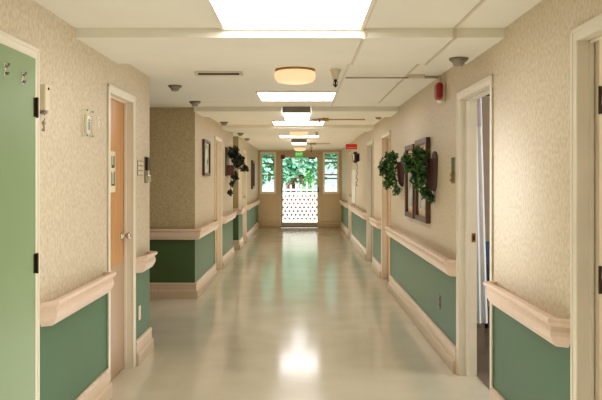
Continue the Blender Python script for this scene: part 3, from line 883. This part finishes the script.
# white board added in place of a light patch on the wall
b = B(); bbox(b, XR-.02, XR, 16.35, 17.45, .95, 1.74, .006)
o = thing('light_patch_board', 'white board standing in for a light patch on the far right wall', 'board', (XR, 16.9, .95)); link('light_patch_frame', b, M['trim'], o)
b = B(); box(b, XR-.0215, XR-.02, 16.38, 17.42, .98, 1.71); link('light_patch_face', b, M['white'], o)

# ------------------------------------------------------------------ inside the open room
# curtain on a ceiling track
o = thing('privacy_curtain', 'white privacy curtain with mesh top hanging inside the open doorway', 'curtain', (1.6, 6.3, .26))
def drape(z0, z1, flare, xoff=0):
    b = B(); rows = 10; cols = 60; V = []
    for j in range(rows+1):
        t = j/rows; z = z0+(z1-z0)*t; row = []
        for i in range(cols+1):
            s_ = i/cols
            x = 1.39+s_*(.175+.055*flare*(1-t*.9))
            y = 6.25+.013*math.sin(s_*26)*(1.0-.35*t) + .02*s_
            row.append(b.verts.new((x, y, z)))
        V.append(row)
    for j in range(rows):
        for i in range(cols):
            f = b.faces.new((V[j][i], V[j][i+1], V[j+1][i+1], V[j+1][i])); f.smooth = True
    return b
link('mesh_top', drape(1.98, 2.25, .15), M['mesh'], o); link('fabric', drape(.27, 1.98, 1), M['curtain'], o)
b = B(); tube(b, [(1.37, 6.26, 2.258), (1.8, 6.26, 2.258), (2.6, 6.26, 2.258)], .011); link('curtain_track', b, M['black'], o)
for hx in (1.62, 2.4):
    b = B(); tube(b, [(hx, 6.26, 2.258), (hx, 6.26, H)], .006); link('track_hanger', b, M['black'], o)
# blue chair partly hidden
o = thing('armchair', 'blue cushioned chair half hidden behind the curtain in the room', 'chair', (2.16, 7.6, .004))
cx, cy = 2.16, 7.6
b = B(); bbox(b, cx-.26, cx+.26, cy-.26, cy+.26, .40, .52, .03); link('seat', b, M['blue'], o)
b = B(); bbox(b, cx-.26, cx+.26, cy+.22, cy+.32, .52, .84, .03); link('backrest', b, M['blue'], o)
for sx in (-1, 1):
    b = B(); bbox(b, cx+sx*.29-.025, cx+sx*.29+.025, cy-.24, cy+.28, .66, .71, .012); link('armrest', b, M['black'], o)
    for sy in (-1, 1):
        b = B(); tube(b, [(cx+sx*.28, cy+sy*.25, .66), (cx+sx*.28, cy+sy*.26, .004)], .018); link('leg', b, M['black'], o)

# ------------------------------------------------------------------ light
w = bpy.data.worlds.new('World'); C.world = w; w.use_nodes = True
w.node_tree.nodes['Background'].inputs[0].default_value = (.85, .93, 1, 1); w.node_tree.nodes['Background'].inputs[1].default_value = 1.3
def lamp(kind, name, loc, energy, color=(1,1,1), rot=None, target=None, **kw):
    l = bpy.data.lights.new(name, kind); l.energy = energy; l.color = color
    for k, v in kw.items(): setattr(l, k, v)
    o = bpy.data.objects.new(name, l); COL.objects.link(o); o.location = loc
    if target is not None: o.rotation_euler = (Vector(target)-Vector(loc)).to_track_quat('-Z', 'Y').to_euler()
    elif rot: o.rotation_euler = rot
    return o
lamp('SUN', 'sun', (0, 0, 20), 8.0, (1, .97, .92), target=(-6, 22, 0), angle=.02)
lamp('AREA', 'room window light', (4.6, 4.7, 1.5), 110, (.93, .97, 1), target=(1.5, 6.0, 1.4), shape='RECTANGLE', size=1.6, size_y=1.3)
lamp('AREA', 'near room window light', (4.0, 1.75, 1.6), 150, (.92, .96, 1), target=(-1.4, 4.2, 1.3), shape='RECTANGLE', size=1.6, size_y=1.3)
lamp('SPOT', 'side passage light', (-3.0, 9.0, 1.7), 1300, (.96, .98, 1), target=(1.222, 4.6, 1.33), spot_size=.24, spot_blend=1.0, shadow_soft_size=.2)

for k, (yy, e_) in enumerate(((1.0, 36), (6.0, 30), (11.5, 34), (17.0, 40), (20.8, 18))):  # unseen upward fill lamps, added to brighten ceiling and walls
    lamp('AREA', 'added floor fill light', (-.07, yy, .02), e_, (1, .97, .93) if yy < 9 else (1, .90, .74), rot=(math.pi, 0, 0), shape='RECTANGLE', size=2.2, size_y=5.2 if yy < 18 else 2.4)

# ------------------------------------------------------------------ camera and view
cam = bpy.data.cameras.new('camera'); co = bpy.data.objects.new('camera', cam); COL.objects.link(co)
co.location = (0, 0, CAMZ); co.rotation_euler = (math.pi/2, 0, 0)
cam.sensor_width = 36; cam.lens = F/602*36; cam.shift_x = -1/602; cam.shift_y = -21.5/602
cam.clip_start = .05; cam.clip_end = 200
C.camera = co
C.view_settings.view_transform = 'Standard'; C.view_settings.look = 'None'
C.view_settings.exposure = -0.1
C.cycles.use_denoising = True
C.cycles.max_bounces = 10; C.cycles.diffuse_bounces = 6; C.cycles.transparent_max_bounces = 12
C.cycles.sample_clamp_indirect = 6
for o in C.objects:
    if '_base' in o: del o['_base']
